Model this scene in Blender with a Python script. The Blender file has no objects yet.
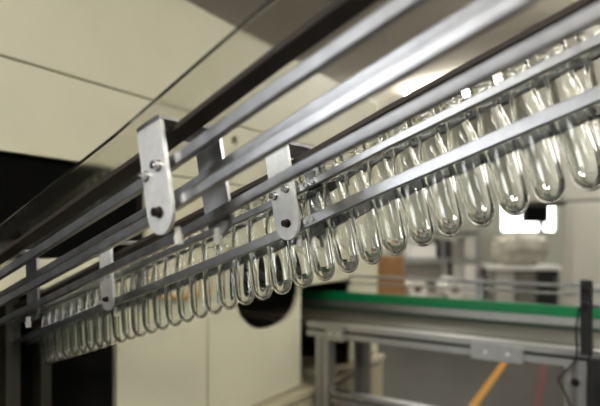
import bpy, bmesh, math, random
from mathutils import Vector, Matrix
random.seed(7)
sc = bpy.context.scene
C = sc.collection
PI = math.pi
HC = 1.36                      # camera height above the floor
F_PX, CXP, HZ = 504.0, 300.0, 240.0   # focal length and horizon of a 600x406 picture

# ------------------------------------------------------------------ materials
def new_mat(name):
    m = bpy.data.materials.new(name); m.use_nodes = True
    nt = m.node_tree; b = nt.nodes['Principled BSDF']
    return m, nt, b
def srgb(r, g, b):
    f = lambda c: (c/255/12.92) if c/255 <= .04045 else ((c/255+.055)/1.055)**2.4
    return (f(r), f(g), f(b), 1)
def mat(name, col, rough=.5, metal=0.0, noise=0.0, nscale=40, bump=0.0, stretch=None, rough_var=0.0, coat=0.0):
    m, nt, b = new_mat(name)
    b.inputs['Base Color'].default_value = col
    b.inputs['Roughness'].default_value = rough
    b.inputs['Metallic'].default_value = metal
    b.inputs['Coat Weight'].default_value = coat
    if noise or bump or rough_var:
        tc = nt.nodes.new('ShaderNodeTexCoord'); mp = nt.nodes.new('ShaderNodeMapping')
        nt.links.new(tc.outputs['Object'], mp.inputs['Vector'])
        if stretch: mp.inputs['Scale'].default_value = stretch
        n = nt.nodes.new('ShaderNodeTexNoise'); n.inputs['Scale'].default_value = nscale; n.inputs['Detail'].default_value = 5
        nt.links.new(mp.outputs['Vector'], n.inputs['Vector'])
        if noise:
            r = nt.nodes.new('ShaderNodeValToRGB')
            r.color_ramp.elements[0].position = .3; r.color_ramp.elements[1].position = .7
            r.color_ramp.elements[0].color = tuple(c*(1-noise) for c in col[:3])+(1,)
            r.color_ramp.elements[1].color = tuple(min(1, c*(1+noise)) for c in col[:3])+(1,)
            nt.links.new(n.outputs['Fac'], r.inputs['Fac']); nt.links.new(r.outputs['Color'], b.inputs['Base Color'])
        if rough_var:
            mr = nt.nodes.new('ShaderNodeMapRange')
            mr.inputs['To Min'].default_value = max(0, rough-rough_var); mr.inputs['To Max'].default_value = rough+rough_var
            nt.links.new(n.outputs['Fac'], mr.inputs['Value']); nt.links.new(mr.outputs['Result'], b.inputs['Roughness'])
        if bump:
            bp = nt.nodes.new('ShaderNodeBump'); bp.inputs['Strength'].default_value = bump; bp.inputs['Distance'].default_value = .002
            nt.links.new(n.outputs['Fac'], bp.inputs['Height']); nt.links.new(bp.outputs['Normal'], b.inputs['Normal'])
    return m
def emit(name, col, s):
    m, nt, b = new_mat(name)
    b.inputs['Base Color'].default_value = col
    b.inputs['Emission Color'].default_value = col; b.inputs['Emission Strength'].default_value = s
    return m

CREAM = mat('cream_powder_coat', srgb(206, 203, 178), .42, noise=.03, nscale=6, bump=.05)
CREAM_BASE = mat('cream_base_paint', srgb(182, 174, 146), .5, noise=.06, nscale=8)
POST = mat('dark_olive_paint', srgb(48, 46, 38), .5, noise=.06, nscale=8)
BLACK = mat('matt_black', srgb(20, 19, 18), .6)
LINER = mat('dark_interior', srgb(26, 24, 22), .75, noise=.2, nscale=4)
DARKGLASS = mat('dark_glazing', srgb(10, 10, 10), .12)
STEEL = mat('brushed_steel', (.55, .555, .57, 1), .32, 1.0, noise=.12, nscale=60, rough_var=.08)
STEEL_D = mat('worn_steel', (.40, .40, .41, 1), .38, 1.0, noise=.25, nscale=45, rough_var=.1)
STEEL_SHADE = mat('shaded_steel', (.26, .26, .26, 1), .5, .8, noise=.25, nscale=45, rough_var=.1)  # same steel darkened to stand for the shade behind the preforms
BRONZE = mat('dark_anodised_bar', srgb(54, 44, 36), .5, .2, noise=.2, nscale=30)
PLATE = mat('satin_nickel_plate', (.84, .84, .82, 1), .42, .55, noise=.06, nscale=120, rough_var=.06)
BOLT = mat('zinc_screw', (.62, .62, .62, 1), .25, 1.0)
BOLT_D = mat('dark_oxide_screw', srgb(52, 46, 44), .35, .8)
NYLON = mat('white_nylon', srgb(232, 230, 222), .4)
ALU = mat('aluminium_profile', (.46, .46, .44, 1), .38, .9, noise=.08, nscale=50, rough_var=.08)
ALU_D = mat('groove_shade_profile', (.30, .30, .29, 1), .5, .7)
GREEN = mat('green_wear_strip', srgb(10, 122, 72), .32, noise=.06, nscale=20)
GREEN_D = mat('dark_green_strip', srgb(24, 62, 44), .45)
BELT = mat('slat_chain', srgb(80, 73, 62), .42, .25, noise=.18, nscale=30, stretch=(1, 6, 1), rough_var=.1)
RUBBER = mat('black_rubber', srgb(18, 18, 18), .5)
AMBER = mat('orange_hose', srgb(190, 138, 56), .35)
FLOOR = mat('sealed_concrete', srgb(47, 44, 36), .55, noise=.12, nscale=2.5, rough_var=.12)
YELLOW = mat('yellow_floor_paint', srgb(186, 130, 12), .5, noise=.06, nscale=30)
RED = mat('red_floor_paint', srgb(84, 14, 18), .5, noise=.08, nscale=30)
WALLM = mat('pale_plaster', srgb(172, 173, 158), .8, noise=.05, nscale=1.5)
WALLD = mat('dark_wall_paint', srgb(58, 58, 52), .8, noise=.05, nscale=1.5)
CEIL = mat('grey_ceiling', srgb(212, 203, 188), .85, noise=.06, nscale=1.2)
PALE = mat('pale_cabinet_paint', srgb(182, 180, 168), .5, noise=.03, nscale=5)
WHITE = mat('white_laminate', srgb(226, 224, 216), .45)
CARTON = mat('brown_cardboard', srgb(158, 116, 74), .85, noise=.08, nscale=14)
TAPE = mat('carton_tape', srgb(176, 140, 96), .4)
DARKBOX = mat('charcoal_housing', srgb(34, 34, 33), .55)
GREYBOX = mat('grey_crate', srgb(120, 116, 106), .6, noise=.1, nscale=10)
CORE = mat('cardboard_core', srgb(110, 88, 64), .8)
BULB = emit('lamp_diffuser', (1, .985, .94, 1), 30.0)
DAY2 = emit('daylit_tall_pane', (.96, .98, 1, 1), 7.0)
DAY = emit('daylit_pane', (1, 1, .98, 1), 5.0)

def glass_mat(name, col, rough, ior):
    m, nt, b = new_mat(name)
    b.inputs['Base Color'].default_value = col
    b.inputs['Roughness'].default_value = rough
    b.inputs['IOR'].default_value = ior
    b.inputs['Transmission Weight'].default_value = 1.0
    return m
PET = glass_mat('clear_pet', (.975, .985, .965, 1), .0, 1.5)
ACRYL = glass_mat('clear_acrylic', (.90, .90, .86, 1), .06, 1.3)
FILM = mat('wrinkled_film', srgb(170, 166, 152), .3, noise=.25, nscale=7, bump=.8)

# ------------------------------------------------------------------ helpers
def obj(name, bm, m, parent=None, smooth=False, bevel=0.0, label=None, segs=2):
    me = bpy.data.meshes.new(name)
    bmesh.ops.recalc_face_normals(bm, faces=bm.faces)
    if smooth:
        for f in bm.faces: f.smooth = True
    bm.to_mesh(me); bm.free()
    me.materials.append(m)
    o = bpy.data.objects.new(name, me); C.objects.link(o)
    if parent is not None:
        o.parent = parent
        o.matrix_parent_inverse = Matrix.Identity(4)
        o.location = -parent.location if parent.type == 'EMPTY' and parent.parent is None else (0, 0, 0)
    if bevel:
        b = o.modifiers.new('bevel', 'BEVEL'); b.width = bevel; b.segments = segs; b.limit_method = 'ANGLE'
    if label: o['label'] = label
    return o
def tag(o, label, cat, group=None):
    o['label'] = label; o['category'] = cat
    if group: o['group'] = group
    return o
def thing(name, loc, label, cat, group=None):
    o = bpy.data.objects.new(name, None); C.objects.link(o)
    o.location = loc; o.empty_display_size = .05
    return tag(o, label, cat, group)
def struct(name, bm, m, **k):
    o = obj(name, bm, m, **k); o['kind'] = 'structure'; return o

def hexa(bm, p):
    """eight corners: p[0..3] one end loop, p[4..7] the other"""
    v = [bm.verts.new(q) for q in p]
    for a in ((0,1,2,3), (4,7,6,5), (0,4,5,1), (1,5,6,2), (2,6,7,3), (3,7,4,0)):
        bm.faces.new([v[i] for i in a])
def fbox(bm, o, A, B, D, a0, a1, b0, b1, d0, d1):
    """box in a frame with origin o and axes A, B, D"""
    q = lambda a, b, d: o + A*a + B*b + D*d
    hexa(bm, [q(a0,b0,d0), q(a0,b1,d0), q(a0,b1,d1), q(a0,b0,d1), q(a1,b0,d0), q(a1,b1,d0), q(a1,b1,d1), q(a1,b0,d1)])
def box(bm, x0, x1, y0, y1, z0, z1):
    fbox(bm, Vector((0,0,0)), Vector((1,0,0)), Vector((0,1,0)), Vector((0,0,1)), x0, x1, y0, y1, z0, z1)
def cyl(bm, p, q, r, n=16, r2=None):
    p = Vector(p); q = Vector(q); d = (q-p).normalized()
    a = d.orthogonal().normalized(); b = d.cross(a)
    r2 = r if r2 is None else r2
    L0 = [bm.verts.new(p+(a*math.cos(2*PI*i/n)+b*math.sin(2*PI*i/n))*r) for i in range(n)]
    L1 = [bm.verts.new(q+(a*math.cos(2*PI*i/n)+b*math.sin(2*PI*i/n))*r2) for i in range(n)]
    for i in range(n):
        bm.faces.new([L0[i], L0[(i+1) % n], L1[(i+1) % n], L1[i]])
    bm.faces.new(L0[::-1]); bm.faces.new(L1)
def tube(bm, pts, r, n=10):
    pts = [Vector(p) for p in pts]; loops = []
    nrm = None
    for i, p in enumerate(pts):
        d = (pts[min(i+1, len(pts)-1)] - pts[max(i-1, 0)]).normalized()
        nrm = d.orthogonal().normalized() if nrm is None else (nrm - d*nrm.dot(d)).normalized()
        b = d.cross(nrm)
        loops.append([bm.verts.new(p+(nrm*math.cos(2*PI*k/n)+b*math.sin(2*PI*k/n))*r) for k in range(n)])
    for a, b in zip(loops, loops[1:]):
        for k in range(n):
            bm.faces.new([a[k], a[(k+1) % n], b[(k+1) % n], b[k]])
    bm.faces.new(loops[0][::-1]); bm.faces.new(loops[-1])
def lathe(bm, prof, n=48):
    """prof: (r, z) along the surface; r == 0 makes a pole"""
    prev = None
    for r, z in prof:
        cur = [bm.verts.new((0, 0, z))] if r < 1e-7 else [bm.verts.new((r*math.cos(2*PI*i/n), r*math.sin(2*PI*i/n), z)) for i in range(n)]
        if prev:
            for i in range(n):
                j = (i+1) % n
                if len(prev) == 1: bm.faces.new([prev[0], cur[i], cur[j]])
                elif len(cur) == 1: bm.faces.new([prev[i], cur[0], prev[j]])
                else: bm.faces.new([prev[i], cur[i], cur[j], prev[j]])
        prev = cur
def spline(pts, sub=8):
    pts = [Vector(p) for p in pts]; out = []
    P = [pts[0]]+pts+[pts[-1]]
    for i in range(1, len(P)-2):
        for k in range(sub):
            t = k/sub
            out.append(.5*((2*P[i])+(-P[i-1]+P[i+1])*t+(2*P[i-1]-5*P[i]+4*P[i+1]-P[i+2])*t*t+(-P[i-1]+3*P[i]-3*P[i+1]+P[i+2])*t**3))
    out.append(pts[-1]); return out
ORD = ('first second third fourth fifth sixth seventh eighth ninth tenth eleventh twelfth thirteenth fourteenth fifteenth').split()

# ------------------------------------------------------------------ the chute: two parallel lanes that descend to the machine
PITCH, NB, EASE = .034, 10.5, .022                  # one preform per PITCH; the slope eases after NB
X0, Y0, ZR = .23805, .46624, .16031
KR, KL, AZ, LR, LL = .33737, .29543, -.88418, .25768, .08064
H = Vector((math.sin(AZ), math.cos(AZ), 0))
S = Vector((-H.y, H.x, 0))
if S.y > 0: S = -S                      # towards the near lane
UPZ = Vector((0, 0, 1))
def ring(n, off=0.0, dz=0.0):
    nr = min(n, NB); nl = max(n-NB, 0)
    cr = 1/math.sqrt(1+KR*KR); cl = 1/math.sqrt(1+KL*KL)
    P = Vector((X0, Y0, ZR+HC)) + H*(PITCH*(nr*cr+nl*cl)) + UPZ*(-PITCH*(nr*cr*KR+nl*cl*KL))
    if n < 5: P -= UPZ*((5-n)*PITCH*EASE)       # the top of the chute is a little flatter
    return P + S*off + UPZ*dz
def lean(n):
    w = min(1, max(0, (n-NB+3)/6)); return LR+(LL-LR)*w
def up_axis(n):
    l = lean(n); return (H*math.sin(l)+UPZ*math.cos(l)).normalized()
def strip(bm, n0, n1, off, dz, w, h):
    """flat bar of width w and height h that follows the chute"""
    st = [n0]+[k for k in (5, NB) if n0 < k < n1]+[n1]
    loops = []
    for n in st:
        c = ring(n, off, dz)
        loops.append([bm.verts.new(c+S*a+UPZ*b) for a, b in ((-w/2,-h/2), (w/2,-h/2), (w/2,h/2), (-w/2,h/2))])
    for a, b in zip(loops, loops[1:]):
        for k in range(4): bm.faces.new([a[k], a[(k+1) % 4], b[(k+1) % 4], b[k]])
    bm.faces.new(loops[0][::-1]); bm.faces.new(loops[-1])

LANE = .197
def bracket(parent, n, D, top=.047):
    """inverted U hanger: two round-ended plates and a top slab, with screws and a stud under each plate"""
    U = up_axis(n); T = S.cross(U).normalized()
    if T.dot(H) < 0: T = -T
    O = ring(n, D)
    def plate(bm, o0, o1):
        pts = [(-.0195, top), (-.0195, -.036)]
        for k in range(1, 12):
            a = PI+PI*k/12; pts.append((.0195*math.cos(a), -.036+.0225*math.sin(a)))
        pts += [(.0195, -.036), (.0195, top)]
        a = [bm.verts.new(O+T*t+U*u+S*o0) for t, u in pts]; b = [bm.verts.new(O+T*t+U*u+S*o1) for t, u in pts]
        bm.faces.new(a); bm.faces.new(b[::-1])
        for k in range(len(pts)):
            j = (k+1) % len(pts); bm.faces.new([a[k], a[j], b[j], b[k]])
    bm = bmesh.new()
    plate(bm, .033, .0375)
    br = obj('hanger_bracket', bm, PLATE, parent, bevel=.0006)
    bm = bmesh.new(); plate(bm, -.0375, -.033); obj('rear_plate', bm, STEEL, br, bevel=.0006)
    bm = bmesh.new(); fbox(bm, O, T, S, U, -.0195, .0195, -.0375, .0375, top+.0002, top+.005); obj('top_slab', bm, STEEL_D, br, bevel=.0006)
    for sd in (1, -1):
        for t, u, dk in ((-.0085, .005, 0), (.0125, .001, 0), (-.001, -.0375, 1)):
            bm = bmesh.new()
            c = O+T*t+U*u
            cyl(bm, c+S*sd*.0376, c+S*sd*.0386, .0055, 20)
            cyl(bm, c+S*sd*.0386, c+S*sd*.0445, .0042, 20)
            cyl(bm, c+S*sd*.0446, c+S*sd*.0452, .0022, 6)
            obj('screw', bm, BOLT_D if dk else BOLT, br)
        for u in (.003, -.040):
            bm = bmesh.new(); c = O+U*u
            cyl(bm, c+S*sd*.0292, c+S*sd*.033, .006, 16); obj('spacer', bm, BOLT, br)
        bm = bmesh.new(); c = O+U*(-.0588)+S*sd*.024+T*(-.006)
        cyl(bm, c+U*.006, c-U*.002, .0035, 14); cyl(bm, c-U*.002, c-U*.010, .0048, 14, .0038)
        obj('adjusting_stud', bm, NYLON, br, label='white tipped stud below the plate')
    return br

def lane(D, n0, n1, label, spec):
    t = thing('preform_rail', ring(9.5, D), label, 'rail')
    for nm, sd, dz, h, m in spec:
        bm = bmesh.new(); strip(bm, n0, n1, D+sd*.025, dz, .008, h)
        obj(nm, bm, m, t, bevel=.001)
    return t
far = lane(0.0, -9, 37, 'far feed rail filled with clear preforms, steel strips and silver hangers',
    (('guide_strip', 1, -.0005, .0095, STEEL), ('support_strip', 1, -.0455, .0135, STEEL), ('guide_strip', -1, .0055, .0095, STEEL_SHADE), ('support_strip', -1, -.0455, .0135, STEEL_SHADE)))
near = lane(LANE, -9, 32.2, 'near empty feed rail with blurred steel strips crossing above the filled rail',
    (('guide_strip', 1, .006, .0115, STEEL), ('support_strip', 1, -.0345, .0105, STEEL), ('guide_strip', -1, .003, .0105, STEEL), ('support_strip', -1, -.042, .0105, STEEL_D)))
for t, D, n1, z, o in ((far, 0.0, 37, .039, .010), (near, LANE, 32.2, .0385, .014)):
    bm = bmesh.new(); strip(bm, -9, n1, D+o, z, .030 if t is far else .022, .007 if t is far else .006)
    obj('top_bar', bm, BRONZE, t, bevel=.0008, label='dark brown flat bar running above the strips')
    for n in (9.5 if t is far else 9.05, 22.3): bracket(t, n, D, .060 if t is far else .047)
# joint clamps beside the middle hanger of the filled rail
for sd in (1, -1):
    for dz in (-.0005, -.0455):
        bm = bmesh.new()
        a, b = ring(8.05, sd*.0195, dz), ring(8.65, sd*.0195, dz)
        d = (b-a).normalized(); u = S.cross(d).normalized()
        fbox(bm, a, d, S, u, 0, (b-a).length, -.0015, .0015, -.006, .006)
        j = obj('joint_plate', bm, BOLT_D, far, bevel=.0005)
        for k in (.25, .75):
            bm = bmesh.new(); c = a.lerp(b, k)
            cyl(bm, c+S*sd*.0095, c+S*sd*.0125, .0034, 14); obj('screw', bm, BOLT, j)

# clear cover over the near lane
bm = bmesh.new(); strip(bm, -9, 32.2, LANE+.003, .0565, .092, .004)
cov = obj('clear_cover', bm, ACRYL, bevel=.0006)
tag(cov, 'clear plastic cover sheet lying along the top of the near empty rail', 'cover')

# ------------------------------------------------------------------ preforms
def thread(prof, z0, z1, r, k):
    for i in range(k*6+1):
        t = i/(k*6); prof.append((r+.0009*max(0, math.sin(t*k*2*PI))**1.5, z0+(z1-z0)*t))
W_T = .0030
zj = -.0025
# outer: from the joint up over the ring and threads, across the rim, down the bore to the joint
pr = [(.0122, zj), (.0124, -.0019), (.0158, -.0014), (.0166, -.0010), (.0168, -.0003), (.0166, .0004), (.0160, .0008), (.0128, .0012), (.0124, .0020), (.0124, .0032)]
thread(pr, .0040, .0165, .0126, 3)
pr += [(.0126, .0180), (.0128, .0194), (.0126, .0203), (.0121, .0207), (.0108, .0207), (.0101, .0204), (.0098, .0196), (.0096, .010), (.0095, .004), (.0094, zj)]
bm = bmesh.new(); lathe(bm, pr, 56)
neck_bm = bm
body = [(.0122, zj), (.0121, -.007), (.0124, -.012), (.0135, -.019), (.0150, -.027), (.0158, -.035), (.0160, -.044), (.0157, -.064), (.0153, -.082), (.0149, -.096)]
zc, rc = -.0990, .0148
for k in range(1, 11):
    a = PI/2*k/11; body.append((rc*math.cos(a)**.92, zc-.0217*math.sin(a)))
body += [(.0012, -.1206), (0, -.1208)]
inner = [(0, -.1164), (.0014, -.1163)]
for k in range(9, -1, -1):
    a = PI/2*k/10; inner.append((.0113*math.cos(a), zc+.0005-.0177*math.sin(a)))
inner += [(.0118, -.082), (.0121, -.064), (.0123, -.044), (.0121, -.035), (.0114, -.027), (.0102, -.019), (.0094, -.014), (.0094, -.008), (.0094, zj)]
bm2 = bmesh.new(); lathe(bm2, body, 56); n_out = len(bm2.faces); lathe(bm2, inner, 56)
def mesh_only(name, bm, m):
    me = bpy.data.meshes.new(name)
    for f in bm.faces: f.smooth = True
    bm.to_mesh(me); bm.free(); me.materials.append(m); return me
# normals point out of the plastic on both skins
bm.normal_update(); bm2.normal_update()
if max(bm.faces, key=lambda f: f.calc_center_median().z).normal.z < 0:
    for f in bm.faces: f.normal_flip()
bm2.faces.ensure_lookup_table()
for i, f in enumerate(bm2.faces):
    c = f.calc_center_median(); d = f.normal.dot(Vector((c.x, c.y, min(0, c.z-zc))))
    if (i < n_out) == (d < 0): f.normal_flip()
neck_me = mesh_only('neck_finish', bm, PET); body_me = mesh_only('body', bm2, PET)

def place_preform(n, label):
    t = bpy.data.objects.new('bottle_preform', None); C.objects.link(t)
    U = up_axis(n); A = S.cross(U).normalized()
    M = Matrix((A, U.cross(A), U)).transposed()
    spin = Matrix.Rotation(random.uniform(0, 2*PI), 3, 'Z')
    jit = Matrix.Rotation(random.uniform(-.012, .012), 3, H)
    t.matrix_world = Matrix.Translation(ring(n)+U*.004) @ (jit @ M @ spin).to_4x4()
    tag(t, label, 'preform', 'clear preforms hanging in the filled rail')
    for nm, me in (('neck_finish', neck_me), ('body', body_me)):
        o = bpy.data.objects.new(nm, me); C.objects.link(o); o.parent = t
for n in range(-2, 33):
    if n <= 9: lab = f'clear plastic preform, {ORD[9-n]} to the right of the middle silver hanger plate'
    elif n <= 22: lab = f'clear plastic preform, {ORD[n-10]} to the left of the middle silver hanger plate'
    else: lab = f'clear plastic preform, {ORD[n-23]} to the left of the farthest silver hanger plate'
    place_preform(n, lab)

# ------------------------------------------------------------------ the machine with cream panels
WD = Vector((-.545, -.839, 0)).normalized()       # along the face, to the left
WN = Vector((.839, -.545, 0)).normalized()        # out of the face
YW = 2.10
WO = Vector((YW/F_PX, YW, HC))
def tt(px):
    u = px-CXP
    return (u*YW/F_PX-WO.x)/(-WD.y*u/F_PX+WD.x)
def wz(px, py):
    t = tt(px); return (HZ-py)*(YW+WD.y*t)/F_PX
mach = thing('blow_molding_machine', WO+UPZ*(-HC)+WD*.5, 'large cream panelled machine standing behind the feed rails', 'machine')
def wpanel(name, t0, t1, z0, z1, m=CREAM, d0=-.02, d1=0.0, bev=.004, parent=mach, label=None):
    bm = bmesh.new(); g = .0022
    fbox(bm, WO, WD, WN, UPZ, t0+g, t1-g, d0, d1, z0+g, z1-g)
    return obj(name, bm, m, parent, bevel=bev, label=label)
def wpanel_hole(name, t0, t1, z0, z1, holes, m=CREAM, d=-.02, parent=mach, label=None):
    """panel pierced by closed outlines (lists of t, z)"""
    bm = bmesh.new(); g = .0022; edges = []
    for pts in [[(t0+g, z0+g), (t1-g, z0+g), (t1-g, z1-g), (t0+g, z1-g)]]+holes:
        v = [bm.verts.new(WO+WD*a+UPZ*b) for a, b in pts]
        edges += [bm.edges.new((v[i], v[(i+1) % len(v)])) for i in range(len(v))]
    r = bmesh.ops.triangle_fill(bm, edges=edges, use_beauty=True)
    fs = [f for f in bm.faces]
    ex = bmesh.ops.extrude_face_region(bm, geom=fs)
    bmesh.ops.translate(bm, vec=WN*d, verts=[v for v in ex['geom'] if isinstance(v, bmesh.types.BMVert)])
    return obj(name, bm, m, parent, label=label)
TL, TR = tt(-70), tt(377)
ZA, ZT, ZWT, ZWB, ZOP, ZDB, ZREC = .400, .742, .193, -.042, -.118, -.604, -.196
wpanel('upper_panel', TR, TL, ZA, ZT)
th, zh = tt(235), wz(235, 141)
circ = lambda c, z, a, b, n=28: [(c+a*math.cos(2*PI*i/n), z+b*math.sin(2*PI*i/n)) for i in range(n)]
wpanel_hole('middle_panel', TR, TL, ZWT, ZA, [circ(th, zh, .017, .017)])
wpanel('window_pane', tt(146), TL, ZWB, ZWT, DARKGLASS, -.03, -.022, 0, label='dark glazed window of the machine')
wpanel('lower_filler_panel', TR, tt(146), ZWB, ZWT)
wpanel('header_strip', tt(116), TL, ZOP, ZWB)
wpanel('recess_header', tt(350), tt(301), ZREC, ZWB)
wpanel('end_panel', TR, tt(350), ZDB, ZWB)
wpanel('door_panel', tt(208), tt(116), ZDB, ZWB)
ta, tb = tt(300), tt(236); zb, zt = -.335, -.050
sl = []
for i in range(40):
    a = 2*PI*i/40; ca, sa = math.cos(a), math.sin(a)
    k = .92
    sl.append(((ta+tb)/2+(tb-ta)/2*math.copysign(abs(ca)**k, ca), (zb+zt)/2+(zt-zb)/2*math.copysign(abs(sa)**k, sa)))
wpanel_hole('door_panel', tt(301), tt(208), ZDB, ZWB, [sl], label='cream door panel with a large dark rounded opening')
# base under the doors
bm = bmesh.new(); fbox(bm, WO, WD, WN, UPZ, TR+.004, tt(116), -.4, .035, -HC, -.655)
obj('base_frame', bm, CREAM_BASE, mach, bevel=.004)
bm = bmesh.new(); fbox(bm, WO, WD, WN, UPZ, TR+.004, tt(116), -.4, .050, -.640, -.610)
obj('base_ledge', bm, CREAM_BASE, mach, bevel=.006)
# posts inside the left opening
for a, b in ((20, 35), (55, 66)):
    bm = bmesh.new(); fbox(bm, WO, WD, WN, UPZ, tt(b), tt(a), -.10, -.06, -HC, ZOP+.01)
    obj('frame_post', bm, POST, mach, bevel=.003)
# dark inside: back, roof, sides, and a floor pan
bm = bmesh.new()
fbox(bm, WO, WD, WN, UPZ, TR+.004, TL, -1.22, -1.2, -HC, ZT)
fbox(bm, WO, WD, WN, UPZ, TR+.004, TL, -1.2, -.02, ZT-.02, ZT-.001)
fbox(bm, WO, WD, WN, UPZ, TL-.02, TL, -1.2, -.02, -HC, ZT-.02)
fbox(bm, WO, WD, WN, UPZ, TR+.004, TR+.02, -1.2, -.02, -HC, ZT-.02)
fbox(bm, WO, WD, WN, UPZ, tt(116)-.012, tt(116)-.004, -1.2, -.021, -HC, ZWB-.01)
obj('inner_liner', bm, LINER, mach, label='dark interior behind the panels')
bm = bmesh.new(); fbox(bm, WO, WD, WN, UPZ, TR-.012, TR+.003, -1.22, -.001, -HC, ZT)
obj('end_cover', bm, CREAM, mach, bevel=.004)

# orange hose on the machine face behind the preforms
def wp(px, py, d=0.02):
    return WO+WD*tt(px)+UPZ*wz(px, py)+WN*d
bm = bmesh.new(); tube(bm, spline([wp(205, 208), wp(180, 224), wp(158, 240), wp(140, 262), wp(150, 290), wp(172, 296), wp(196, 290), wp(203, 262)]), .0085, 12)
hs = obj('air_hose', bm, AMBER, smooth=True)
tag(hs, 'orange hose looped against the cream machine face behind the preforms', 'hose')

# ------------------------------------------------------------------ conveyor running out of the machine
CO = WO+WD*(-.012)                      # near edge at the machine face, at camera height
A_ = WN                                  # along the conveyor, out of the machine
B_ = -WD                                 # across it, away from the camera
conv = thing('belt_conveyor', CO+A_*.5-UPZ*HC, 'aluminium framed conveyor with a green guide strip coming out of the machine', 'conveyor')
L0, L1, WB = -.75, 1.75, .40
def cpart(name, a0, a1, b0, b1, z0, z1, m, bev=.002, parent=conv, label=None):
    bm = bmesh.new(); fbox(bm, CO, A_, B_, UPZ, a0, a1, b0, b1, z0, z1)
    return obj(name, bm, m, parent, bevel=bev, label=label)
def profile_rail(name, a0, a1, b0, b1, z0, z1, parent=conv, m=ALU):
    """slotted extrusion: lips each side of a slot, its shade made by a dark core"""
    bm = bmesh.new(); h = z1-z0
    for s0, s1 in ((0, .38), (.58, 1.0)):
        fbox(bm, CO, A_, B_, UPZ, a0, a1, b0, b1, z0+h*s0, z0+h*s1)
    o = obj(name, bm, m, parent, bevel=.0012)
    bm = bmesh.new(); fbox(bm, CO, A_, B_, UPZ, a0+.001, a1-.001, b0+.008, b1-.008, z0+h*.3805, z0+h*.5795)  # black core paints the shade inside the slot
    obj('slot', bm, BLACK, o, label='dark core standing in for shade in the profile slot')
    return o
def profile_leg(name, a, b0, b1, z0, z1, w=.06, parent=conv):
    bm = bmesh.new()
    for s0, s1 in ((0, .38), (.62, 1.0)):
        fbox(bm, CO, A_, B_, UPZ, a-w/2+w*s0, a-w/2+w*s1, b0, b1, z0, z1)
    o = obj(name, bm, ALU, parent, bevel=.0012)
    bm = bmesh.new(); fbox(bm, CO, A_, B_, UPZ, a-w*.1195, a+w*.1195, b0+.008, b1-.008, z0+.001, z1-.001)  # darker core gives the leg slot its shade by colour
    obj('slot', bm, ALU_D, o, label='dark core standing in for shade in the profile slot')
    bm = bmesh.new(); c = CO+A_*a+B_*((b0+b1)/2)
    cyl(bm, c+UPZ*(-HC), c+UPZ*(-HC+.012), .04, 20); cyl(bm, c+UPZ*(-HC+.012), c+UPZ*(z0+.001), .010, 12)
    obj('levelling_foot', bm, RUBBER, o)
    return o
ZB = -.338
rail_n = profile_rail('side_rail', .02, L1, 0, .045, ZB-.058, ZB)
profile_rail('side_rail', L0, L1, WB-.045, WB, ZB-.058, ZB)
cpart('slat_belt', L0, L1, .046, WB-.046, ZB-.022, ZB+.004, BELT)
cpart('belt_bed', L0, L1, .046, WB-.046, ZB-.05, ZB-.024, STEEL_D)
cpart('wear_strip', L0, L1, WB-.050, WB-.030, ZB+.004, ZB+.014, GREEN_D)
cpart('guide_rail', L0, L1, WB-.040, WB-.020, ZB+.014, ZB+.048, ALU)
cpart('guide_strip', L0, L1, WB-.044, WB-.022, ZB+.0485, ZB+.090, GREEN, label='bright green plastic guide strip')
for z, r in ((-.176, .0075), (-.208, .0055)):
    bm = bmesh.new(); p = CO+B_*(WB+.02)+UPZ*z
    cyl(bm, p+A_*L0, p+A_*L1, r, 14); obj('guide_rod', bm, STEEL, conv, smooth=False)
bm = bmesh.new(); fbox(bm, CO, A_, B_, UPZ, .60, .625, WB+.03, WB+.05, ZB-.05, -.16)
obj('rod_post', bm, STEEL_D, conv, bevel=.002)
ZL = ZB-.0582
for a in (.095, 1.005, 1.70):
    profile_leg('leg', a, -.004, .056, -HC+.07, ZL)
    profile_leg('leg', a, WB-.056, WB+.004, -HC+.07, ZL)
for z, b in ((-.61, .0), (-.655, .085)):
    profile_rail('lower_rail', .13, .97, b, b+.045, z-.045, z, conv, STEEL_D)
# joiner plates with bolts
for a0, a1 in ((.115, .200), (.69, .857)):
    j = cpart('joiner_plate', a0, a1, -.012, -.0005, ZB-.066, ZB-.010, ALU, .0015)
    for k in (.3, .72):
        bm = bmesh.new(); c = CO+A_*(a0+(a1-a0)*k)+UPZ*(ZB-.038)
        cyl(bm, c-B_*.0125, c-B_*.017, .006, 14); obj('bolt', bm, PLATE, j)
for z in (-.44, -.56):
    bm = bmesh.new(); c = CO+A_*1.005+UPZ*z-B_*.0045
    cyl(bm, c, c-B_*.004, .012, 16); cyl(bm, c-B_*.004, c-B_*.012, .007, 6); obj('leg_bolt', bm, BOLT_D, conv)
# black guide post with clamps and the drive at the end of the frame
gp = cpart('guide_post', 1.021, 1.053, -.045, -.012, ZB-.008, -.120, RUBBER, .003, label='black upright post with clamps')
for z in (-.150, -.195):
    bm = bmesh.new(); c = CO+A_*1.037+UPZ*z-B_*.0455
    cyl(bm, c, c-B_*.018, .010, 14); obj('clamp_knob', bm, BOLT_D, gp)
    bm = bmesh.new(); c = CO+A_*1.054+UPZ*z-B_*.028; cyl(bm, c, c+A_*.02, .009, 14); obj('clamp', bm, STEEL_D, gp)
dr = cpart('drive_housing', 1.040, 1.20, -.062, -.002, ZB-.16, ZB-.0085, BLACK, .006, label='black drive housing beside the leg')
bm = bmesh.new(); c = CO+A_*1.12+UPZ*(ZB-.085)-B_*.0625
cyl(bm, c, c-B_*.03, .045, 24); obj('motor_cap', bm, RUBBER, dr, bevel=.002)
def cp(a, b, z): return CO+A_*a+B_*b+UPZ*z
bm = bmesh.new()
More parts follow.
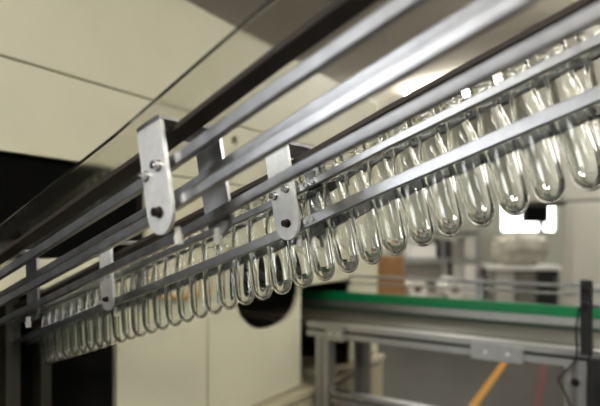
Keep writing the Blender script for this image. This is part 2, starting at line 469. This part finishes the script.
tube(bm, spline([cp(1.019, -.05, -.20), cp(1.012, -.055, -.27), cp(1.01, -.035, -.36), cp(.975, -.04, -.41), cp(.962, -.04, -.432), cp(.975, -.04, -.455), cp(1.0, -.03, -.52), cp(1.035, -.02, -.60)]), .0032, 8)
tag(obj('sensor_cable', bm, RUBBER, smooth=True), 'thin black cable hanging beside the end leg of the conveyor', 'cable')

# ------------------------------------------------------------------ the hall
RX0, RX1, RY0, RY1, RZ = -5.0, 9.0, -5.0, 10.5, HC+2.25
def plane_box(name, x0, x1, y0, y1, z0, z1, m):
    bm = bmesh.new(); box(bm, x0, x1, y0, y1, z0, z1); return struct(name, bm, m)
plane_box('floor', RX0, RX1, RY0, RY1, -.1, 0, FLOOR)
plane_box('ceiling', RX0, RX1, RY0, RY1, RZ, RZ+.1, CEIL)
# left wall with a tall daylit window behind the camera
wy0, wy1, wz0, wz1 = -4.2, -1.2, 1.1, 3.1
bm = bmesh.new()
box(bm, RX0-.2, RX0, RY0, wy0, 0, RZ); box(bm, RX0-.2, RX0, wy1, RY1, 0, RZ)
box(bm, RX0-.2, RX0, wy0, wy1, 0, wz0); box(bm, RX0-.2, RX0, wy0, wy1, wz1, RZ)
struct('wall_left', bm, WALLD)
bm = bmesh.new(); box(bm, RX0-.16, RX0-.14, wy0, wy1, wz0, wz1); win2 = struct('window_2', bm, DAY2)
bm = bmesh.new()
for k in range(1, 4): y = wy0+(wy1-wy0)*k/4; box(bm, RX0-.139, RX0-.08, y-.03, y+.03, wz0, wz1)
box(bm, RX0-.139, RX0-.085, wy0, wy1, 2.2, 2.26)
obj('window_frame', bm, WHITE, win2)['kind'] = 'structure'
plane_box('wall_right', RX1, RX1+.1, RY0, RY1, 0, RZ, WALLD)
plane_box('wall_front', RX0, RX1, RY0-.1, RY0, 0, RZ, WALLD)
def at(px, py, Y): return Vector(((px-CXP)*Y/F_PX, Y, HC+(HZ-py)*Y/F_PX))
def gnd(px, py):
    Y = HC*F_PX/(py-HZ); return Vector(((px-CXP)*Y/F_PX, Y, 0))
# back wall with a bright window
w0, w1 = at(502, 232, RY1), at(556, 203, RY1)
bm = bmesh.new()
box(bm, RX0, w0.x, RY1, RY1+.15, 0, RZ); box(bm, w1.x, RX1, RY1, RY1+.15, 0, RZ)
box(bm, w0.x, w1.x, RY1, RY1+.15, 0, w0.z); box(bm, w0.x, w1.x, RY1, RY1+.15, w1.z, RZ)
struct('wall_back', bm, WALLM)
bm = bmesh.new(); box(bm, w0.x, w1.x, RY1+.09, RY1+.11, w0.z, w1.z)
win = struct('window_1', bm, DAY)
bm = bmesh.new(); m_ = w0.x+(w1.x-w0.x)*.34
box(bm, m_-.012, m_+.012, RY1+.03, RY1+.088, w0.z, w1.z)
box(bm, w0.x, w1.x, RY1+.02, RY1+.088, w0.z, w0.z+.02)
obj('window_frame', bm, DARKBOX, win)['kind'] = 'structure'
# painted lines on the floor
def floor_line(name, p, q, w, m, label):
    a, b = gnd(*p), gnd(*q); d = (b-a).normalized(); a = a-d*1.2; b = b+d*1.2
    s = Vector((-d.y, d.x, 0))
    bm = bmesh.new(); fbox(bm, a, d, s, UPZ, 0, (b-a).length, -w/2, w/2, .0005, .003)
    o = obj(name, bm, m); o['kind'] = 'structure'; tag(o, label, 'floor marking')
floor_line('floor_marking', (505, 362), (473, 406), .06, YELLOW, 'yellow painted line on the dark floor under the conveyor')
floor_line('floor_marking', (543.5, 366), (537.5, 406), .055, RED, 'red painted line on the dark floor near the end leg')

# ceiling lights: one glimpsed, the others unseen and added for their light
LD = Vector((.839, -.545, 0)).normalized(); LS = Vector((.545, .839, 0)).normalized()
def light(cx, cy, label, L=1.25, w=.30, drop=.45):
    t = thing('ceiling_light', (cx, cy, RZ), label, 'ceiling light', 'ceiling lights of the hall')
    o = Vector((cx, cy, RZ-drop))
    bm = bmesh.new(); fbox(bm, o, LD, LS, UPZ, -L/2, L/2, -.045, .045, 0, .05); obj('housing', bm, PALE, t, bevel=.004)
    bm = bmesh.new(); fbox(bm, o, LD, LS, UPZ, -L/2+.01, L/2-.01, -w/2, w/2, -.03, -.001); obj('diffuser', bm, BULB, t)
    for k in (-.4, .4):
        bm = bmesh.new(); cyl(bm, o+LD*k*L+UPZ*.0505, o+LD*k*L+UPZ*(drop-.001), .006, 8); obj('hanger', bm, STEEL_D, t)
light(2.15, 7.2, 'bright ceiling light glimpsed just above the preform tops', drop=.14)
for cx, cy in ((2.9, 3.6), (1.6, -.9), (3.4, .4), (-.6, -1.9), (4.6, -2.2), (.9, -3.4), (5.6, 8.2), (5.2, 5.2), (.3, 8.6), (-2.6, 6.2)):  # the later entries are added to brighten the ceiling
    light(cx, cy, 'long unseen ceiling light added above the hall floor')
# thin rod under the ceiling
a = at(387, 45, 4.2); bm = bmesh.new(); cyl(bm, (a.x, a.y, a.z), (a.x, a.y, RZ), .012, 12)
tag(obj('ceiling_rod', bm, STEEL_D), 'thin rod hanging from the ceiling above the machine', 'rod')

# ------------------------------------------------------------------ things at the back of the hall
# pale tall cabinet at the right, square to the machine
YC = 5.2
co_ = at(565, 240, YC); zc_ = at(565, 201, YC).z-HC
cab = thing('control_cabinet', co_-UPZ*HC+WN*.5, 'pale grey cabinet at the right edge beyond the conveyor', 'cabinet')
def kbox(name, a0, a1, b0, b1, z0, z1, m, parent, bev=.006):
    bm = bmesh.new(); fbox(bm, co_, WN, -WD, UPZ, a0, a1, b0, b1, z0, z1); return obj(name, bm, m, parent, bevel=bev)
kbox('body', 0, 1.3, 0, .6, -HC+.10, zc_-.012, PALE, cab, .012)
kbox('plinth', .02, 1.28, .03, .57, -HC, -HC+.0995, DARKBOX, cab)
d_ = kbox('door', .05, 1.25, -.016, -.0005, -HC+.16, zc_-.08, PALE, cab, .004)
kbox('handle', 1.14, 1.17, -.04, -.0165, -.5, -.3, STEEL_D, d_, .003)
hd = thing('overhead_housing', co_-UPZ*HC+UPZ*(HC+zc_)+WN*.4, 'pale overhead housing resting on the grey cabinet at the right', 'housing')
kbox('shell', -.42, 1.3, 0, .6, zc_+.004, 2.1, PALE, hd, .01)
kbox('seam_strip', -.40, 1.28, .02, .58, zc_-.0115, zc_+.0035, DARKBOX, hd, 0)

def carton(x0, px1, py0, py1, Y, depth, label):
    a, b = at(x0, py1, Y), at(px1, py0, Y)
    t = thing('cardboard_carton', ((a.x+b.x)/2, Y+depth/2, a.z), label, 'carton')
    bm = bmesh.new(); box(bm, a.x, b.x, Y, Y+depth, a.z, b.z); obj('box', bm, CARTON, t, bevel=.004)
    mx = (a.x+b.x)/2
    bm = bmesh.new(); box(bm, mx-.03, mx+.03, Y-.0015, Y+depth, b.z, b.z+.0015); box(bm, mx-.03, mx+.03, Y-.0015, Y, b.z-.07, b.z+.0015); obj('tape', bm, TAPE, t)
    return a, b
# pallet table that carries the cartons and rolls
YT = 7.0
ta_ = at(372, 300, YT); tb_ = at(480, 300, YT)
def table(name, x0, x1, Y, depth, ztop, label, m_top=WHITE, m_leg=STEEL_D, cat='table', thick=.04):
    t = thing(name, ((x0+x1)/2, Y+depth/2, 0), label, cat)
    bm = bmesh.new(); box(bm, x0, x1, Y, Y+depth, ztop-thick, ztop); obj('table_top', bm, m_top, t, bevel=.005)
    for xa in (x0+.03, x1-.08):
        for ya in (Y+.03, Y+depth-.08):
            bm = bmesh.new(); box(bm, xa, xa+.05, ya, ya+.05, 0, ztop-thick-.0005); obj('leg', bm, m_leg, t)
    return t
table('packing_table', ta_.x-.1, tb_.x+.1, YT-.05, 1.0, ta_.z, 'low grey packing table behind the green conveyor strip', GREYBOX)
carton(378, 405, 274, 300, YT, .35, 'lower brown cardboard carton on the packing table, behind the green strip')
carton(379, 404, 256, 273.7, YT+.01, .32, 'upper brown cardboard carton stacked on the other carton')
def roll(px, label, r=.14):
    p = at(px, 300, YT+.1); p.z = ta_.z+.001; z = p.z+r
    t = thing('film_roll', (p.x, p.y, p.z), label, 'roll')
    bm = bmesh.new(); seg = 32; L = .5
    def rg(R, y): return [bm.verts.new((p.x+R*math.cos(2*PI*i/seg), p.y+y, z+R*math.sin(2*PI*i/seg))) for i in range(seg)]
    a, b, c, d = rg(r, 0), rg(r, L), rg(.051, L), rg(.051, 0)
    for u, v in ((a, b), (b, c), (c, d), (d, a)):
        for i in range(seg): bm.faces.new([u[i], u[(i+1) % seg], v[(i+1) % seg], v[i]])
    obj('wound_film', bm, WHITE, t, bevel=.003)
    bm = bmesh.new(); cyl(bm, (p.x, p.y-.01, z), (p.x, p.y+L+.01, z), .05, 24); obj('core', bm, CORE, t)
roll(418, 'white film roll lying nearest the brown cartons')
roll(455, 'white film roll lying right of the other roll, farther from the cartons')
# white work bench under the window
YB = 8.0
b0, b1 = at(494, 266, YB), at(562, 266, YB)
bt = thing('work_bench', ((b0.x+b1.x)/2, YB+.3, 0), 'white topped work bench with dark cupboards below the bright window', 'bench')
bm = bmesh.new(); box(bm, b0.x, b1.x, YB, YB+.7, b0.z-.07, b0.z); obj('bench_top', bm, WHITE, bt, bevel=.006)
n3 = 3
for i in range(n3):
    xa = b0.x+.02+(b1.x-b0.x-.04)*i/n3; xb = b0.x+.02+(b1.x-b0.x-.04)*(i+1)/n3-.01
    bm = bmesh.new(); box(bm, xa, xb, YB+.05, YB+.65, .0, b0.z-.0705); cb = obj('cupboard', bm, (GREYBOX, GREYBOX, DARKBOX)[i], bt, bevel=.005)
    bm = bmesh.new(); box(bm, xa+.02, xb-.02, YB+.035, YB+.0495, .08, b0.z-.10); dd = obj('cupboard_door', bm, (PALE, GREYBOX, DARKBOX)[i], bt, bevel=.004)
    bm = bmesh.new(); box(bm, xb-.07, xb-.055, YB+.015, YB+.0345, b0.z-.3, b0.z-.18); obj('handle', bm, STEEL, dd)
# wrapped film bundle on the bench: a slumped lumpy sack
sk0, sk1 = at(497, 266, YB+.1), at(553, 233, YB+.1)
bm = bmesh.new(); bmesh.ops.create_icosphere(bm, subdivisions=4, radius=1)
cx_, hw, hh_ = (sk0.x+sk1.x)/2, (sk1.x-sk0.x)/2, (sk1.z-sk0.z)/2
for v in bm.verts:
    p = v.co.copy(); q = Vector((math.copysign(abs(p.x)**.6, p.x), math.copysign(abs(p.y)**.7, p.y), math.copysign(abs(p.z)**.7, p.z)))
    w = 1+.05*math.sin(9*p.x+3*p.z)+.04*math.sin(13*p.z+5*p.y)+.03*math.sin(17*p.x-7*p.y)
    v.co = Vector((cx_+q.x*hw*w*.96, YB+.35+q.y*.26*w, max(b0.z+.002, sk0.z+hh_+q.z*hh_*w)))
tag(obj('film_sack', bm, FILM, smooth=True), 'grey wrinkled sack of plastic film slumped on the white bench', 'sack')
# dark machine head in front of the window
h0, h1 = at(524.5, 222.5, 9.6), at(549, 204, 9.6)
mo = thing('wall_monitor', ((h0.x+h1.x)/2, 9.7, h0.z), 'dark box screen standing in front of the bright window', 'monitor')
bm = bmesh.new(); box(bm, h0.x, h1.x, 9.6, 9.75, h0.z, h1.z); obj('housing', bm, DARKBOX, mo, bevel=.01)
bm = bmesh.new(); box(bm, h0.x+.02, h1.x-.02, 9.585, 9.5995, h0.z+.02, h1.z-.02); obj('screen', bm, DARKGLASS, mo)
bm = bmesh.new(); mx = h1.x-.06; box(bm, mx-.04, mx+.04, 9.7505, 9.81, 0, h1.z-.02); obj('stand', bm, DARKBOX, mo)
# storage rack in the middle distance
YK = 8.4

k0, k1 = at(402, 230, YK), at(481, 230, YK)
rk = thing('storage_rack', ((k0.x+k1.x)/2, YK+.3, 0), 'grey steel storage rack with a dark top shelf behind the packing table', 'rack')
for xa in (k0.x, (k0.x+k1.x)/2, k1.x-.05):
    for ya in (YK, YK+.55):
        bm = bmesh.new(); box(bm, xa, xa+.05, ya, ya+.05, 0, k0.z+.05); obj('upright', bm, STEEL_D, rk)
zs = [k0.z-.03, at(0, 258, YK).z, at(0, 296, YK).z, .25]
for z, m in zip(zs, (DARKBOX, STEEL_D, STEEL_D, STEEL_D)):
    bm = bmesh.new(); box(bm, k0.x+.051, k1.x-.051, YK+.01, YK+.59, z-.04, z); obj('shelf', bm, m, rk)
def crate(px0, px1, hgt, z, m, label, name='storage_box', cat='box'):
    x0, x1 = at(px0, 0, YK).x, at(px1, 0, YK).x
    t = thing(name, ((x0+x1)/2, YK+.3, z), label, cat)
    bm = bmesh.new(); box(bm, x0, x1, YK+.06, YK+.48, z+.001, z+hgt*.85); obj('bin', bm, m, t, bevel=.01)
    bm = bmesh.new(); box(bm, x0-.008, x1+.008, YK+.052, YK+.488, z+hgt*.85+.0005, z+hgt); obj('lid', bm, m, t, bevel=.006)
crate(411, 437, 0.23, zs[1], WHITE, 'white storage box at the left of the rack below the top shelf')
crate(440, 447, 0.31, zs[1], DARKBOX, 'narrow dark storage box in the middle of the rack')
crate(453, 464, 0.26, zs[1], GREYBOX, 'grey storage box right of the rack centre')
crate(466, 477, 0.34, zs[1], PALE, 'pale storage box at the right end of the rack')
crate(448, 452, .30, zs[1], DARKBOX, 'small dark storage box just right of the narrow dark box on the rack')
crate(408, 444, 0.53, zs[2], GREYBOX, 'grey storage box low on the rack beside the cartons')
crate(454, 464, 0.56, zs[2], PALE, 'pale storage box low on the rack right of the centre upright')
crate(466, 477, 0.51, zs[2], WHITE, 'white storage box low on the rack at its right end')
# ------------------------------------------------------------------ world, camera
w = bpy.data.worlds.new('hall_air'); sc.world = w; w.use_nodes = True
w.node_tree.nodes['Background'].inputs[0].default_value = (.9, .92, 1, 1)
w.node_tree.nodes['Background'].inputs[1].default_value = .05
cam = bpy.data.cameras.new('camera'); co = bpy.data.objects.new('camera', cam); C.objects.link(co)
co.location = (0, 0, HC); co.rotation_euler = (PI/2, 0, 0)
cam.sensor_width = 36; cam.lens = 36*F_PX/600
cam.shift_y = (HZ-203)/600
cam.clip_start = .02; cam.clip_end = 60
cam.dof.use_dof = True; cam.dof.focus_distance = .64; cam.dof.aperture_fstop = 3.2
sc.camera = co
sc.view_settings.view_transform = 'Standard'; sc.view_settings.look = 'None'
sc.view_settings.gamma = 1.0; sc.view_settings.exposure = 0.35
sc.view_settings.use_curve_mapping = False
sc.cycles.max_bounces = 24; sc.cycles.transmission_bounces = 20; sc.cycles.glossy_bounces = 8; sc.cycles.diffuse_bounces = 5; sc.cycles.transparent_max_bounces = 16
sc.cycles.use_denoising = True
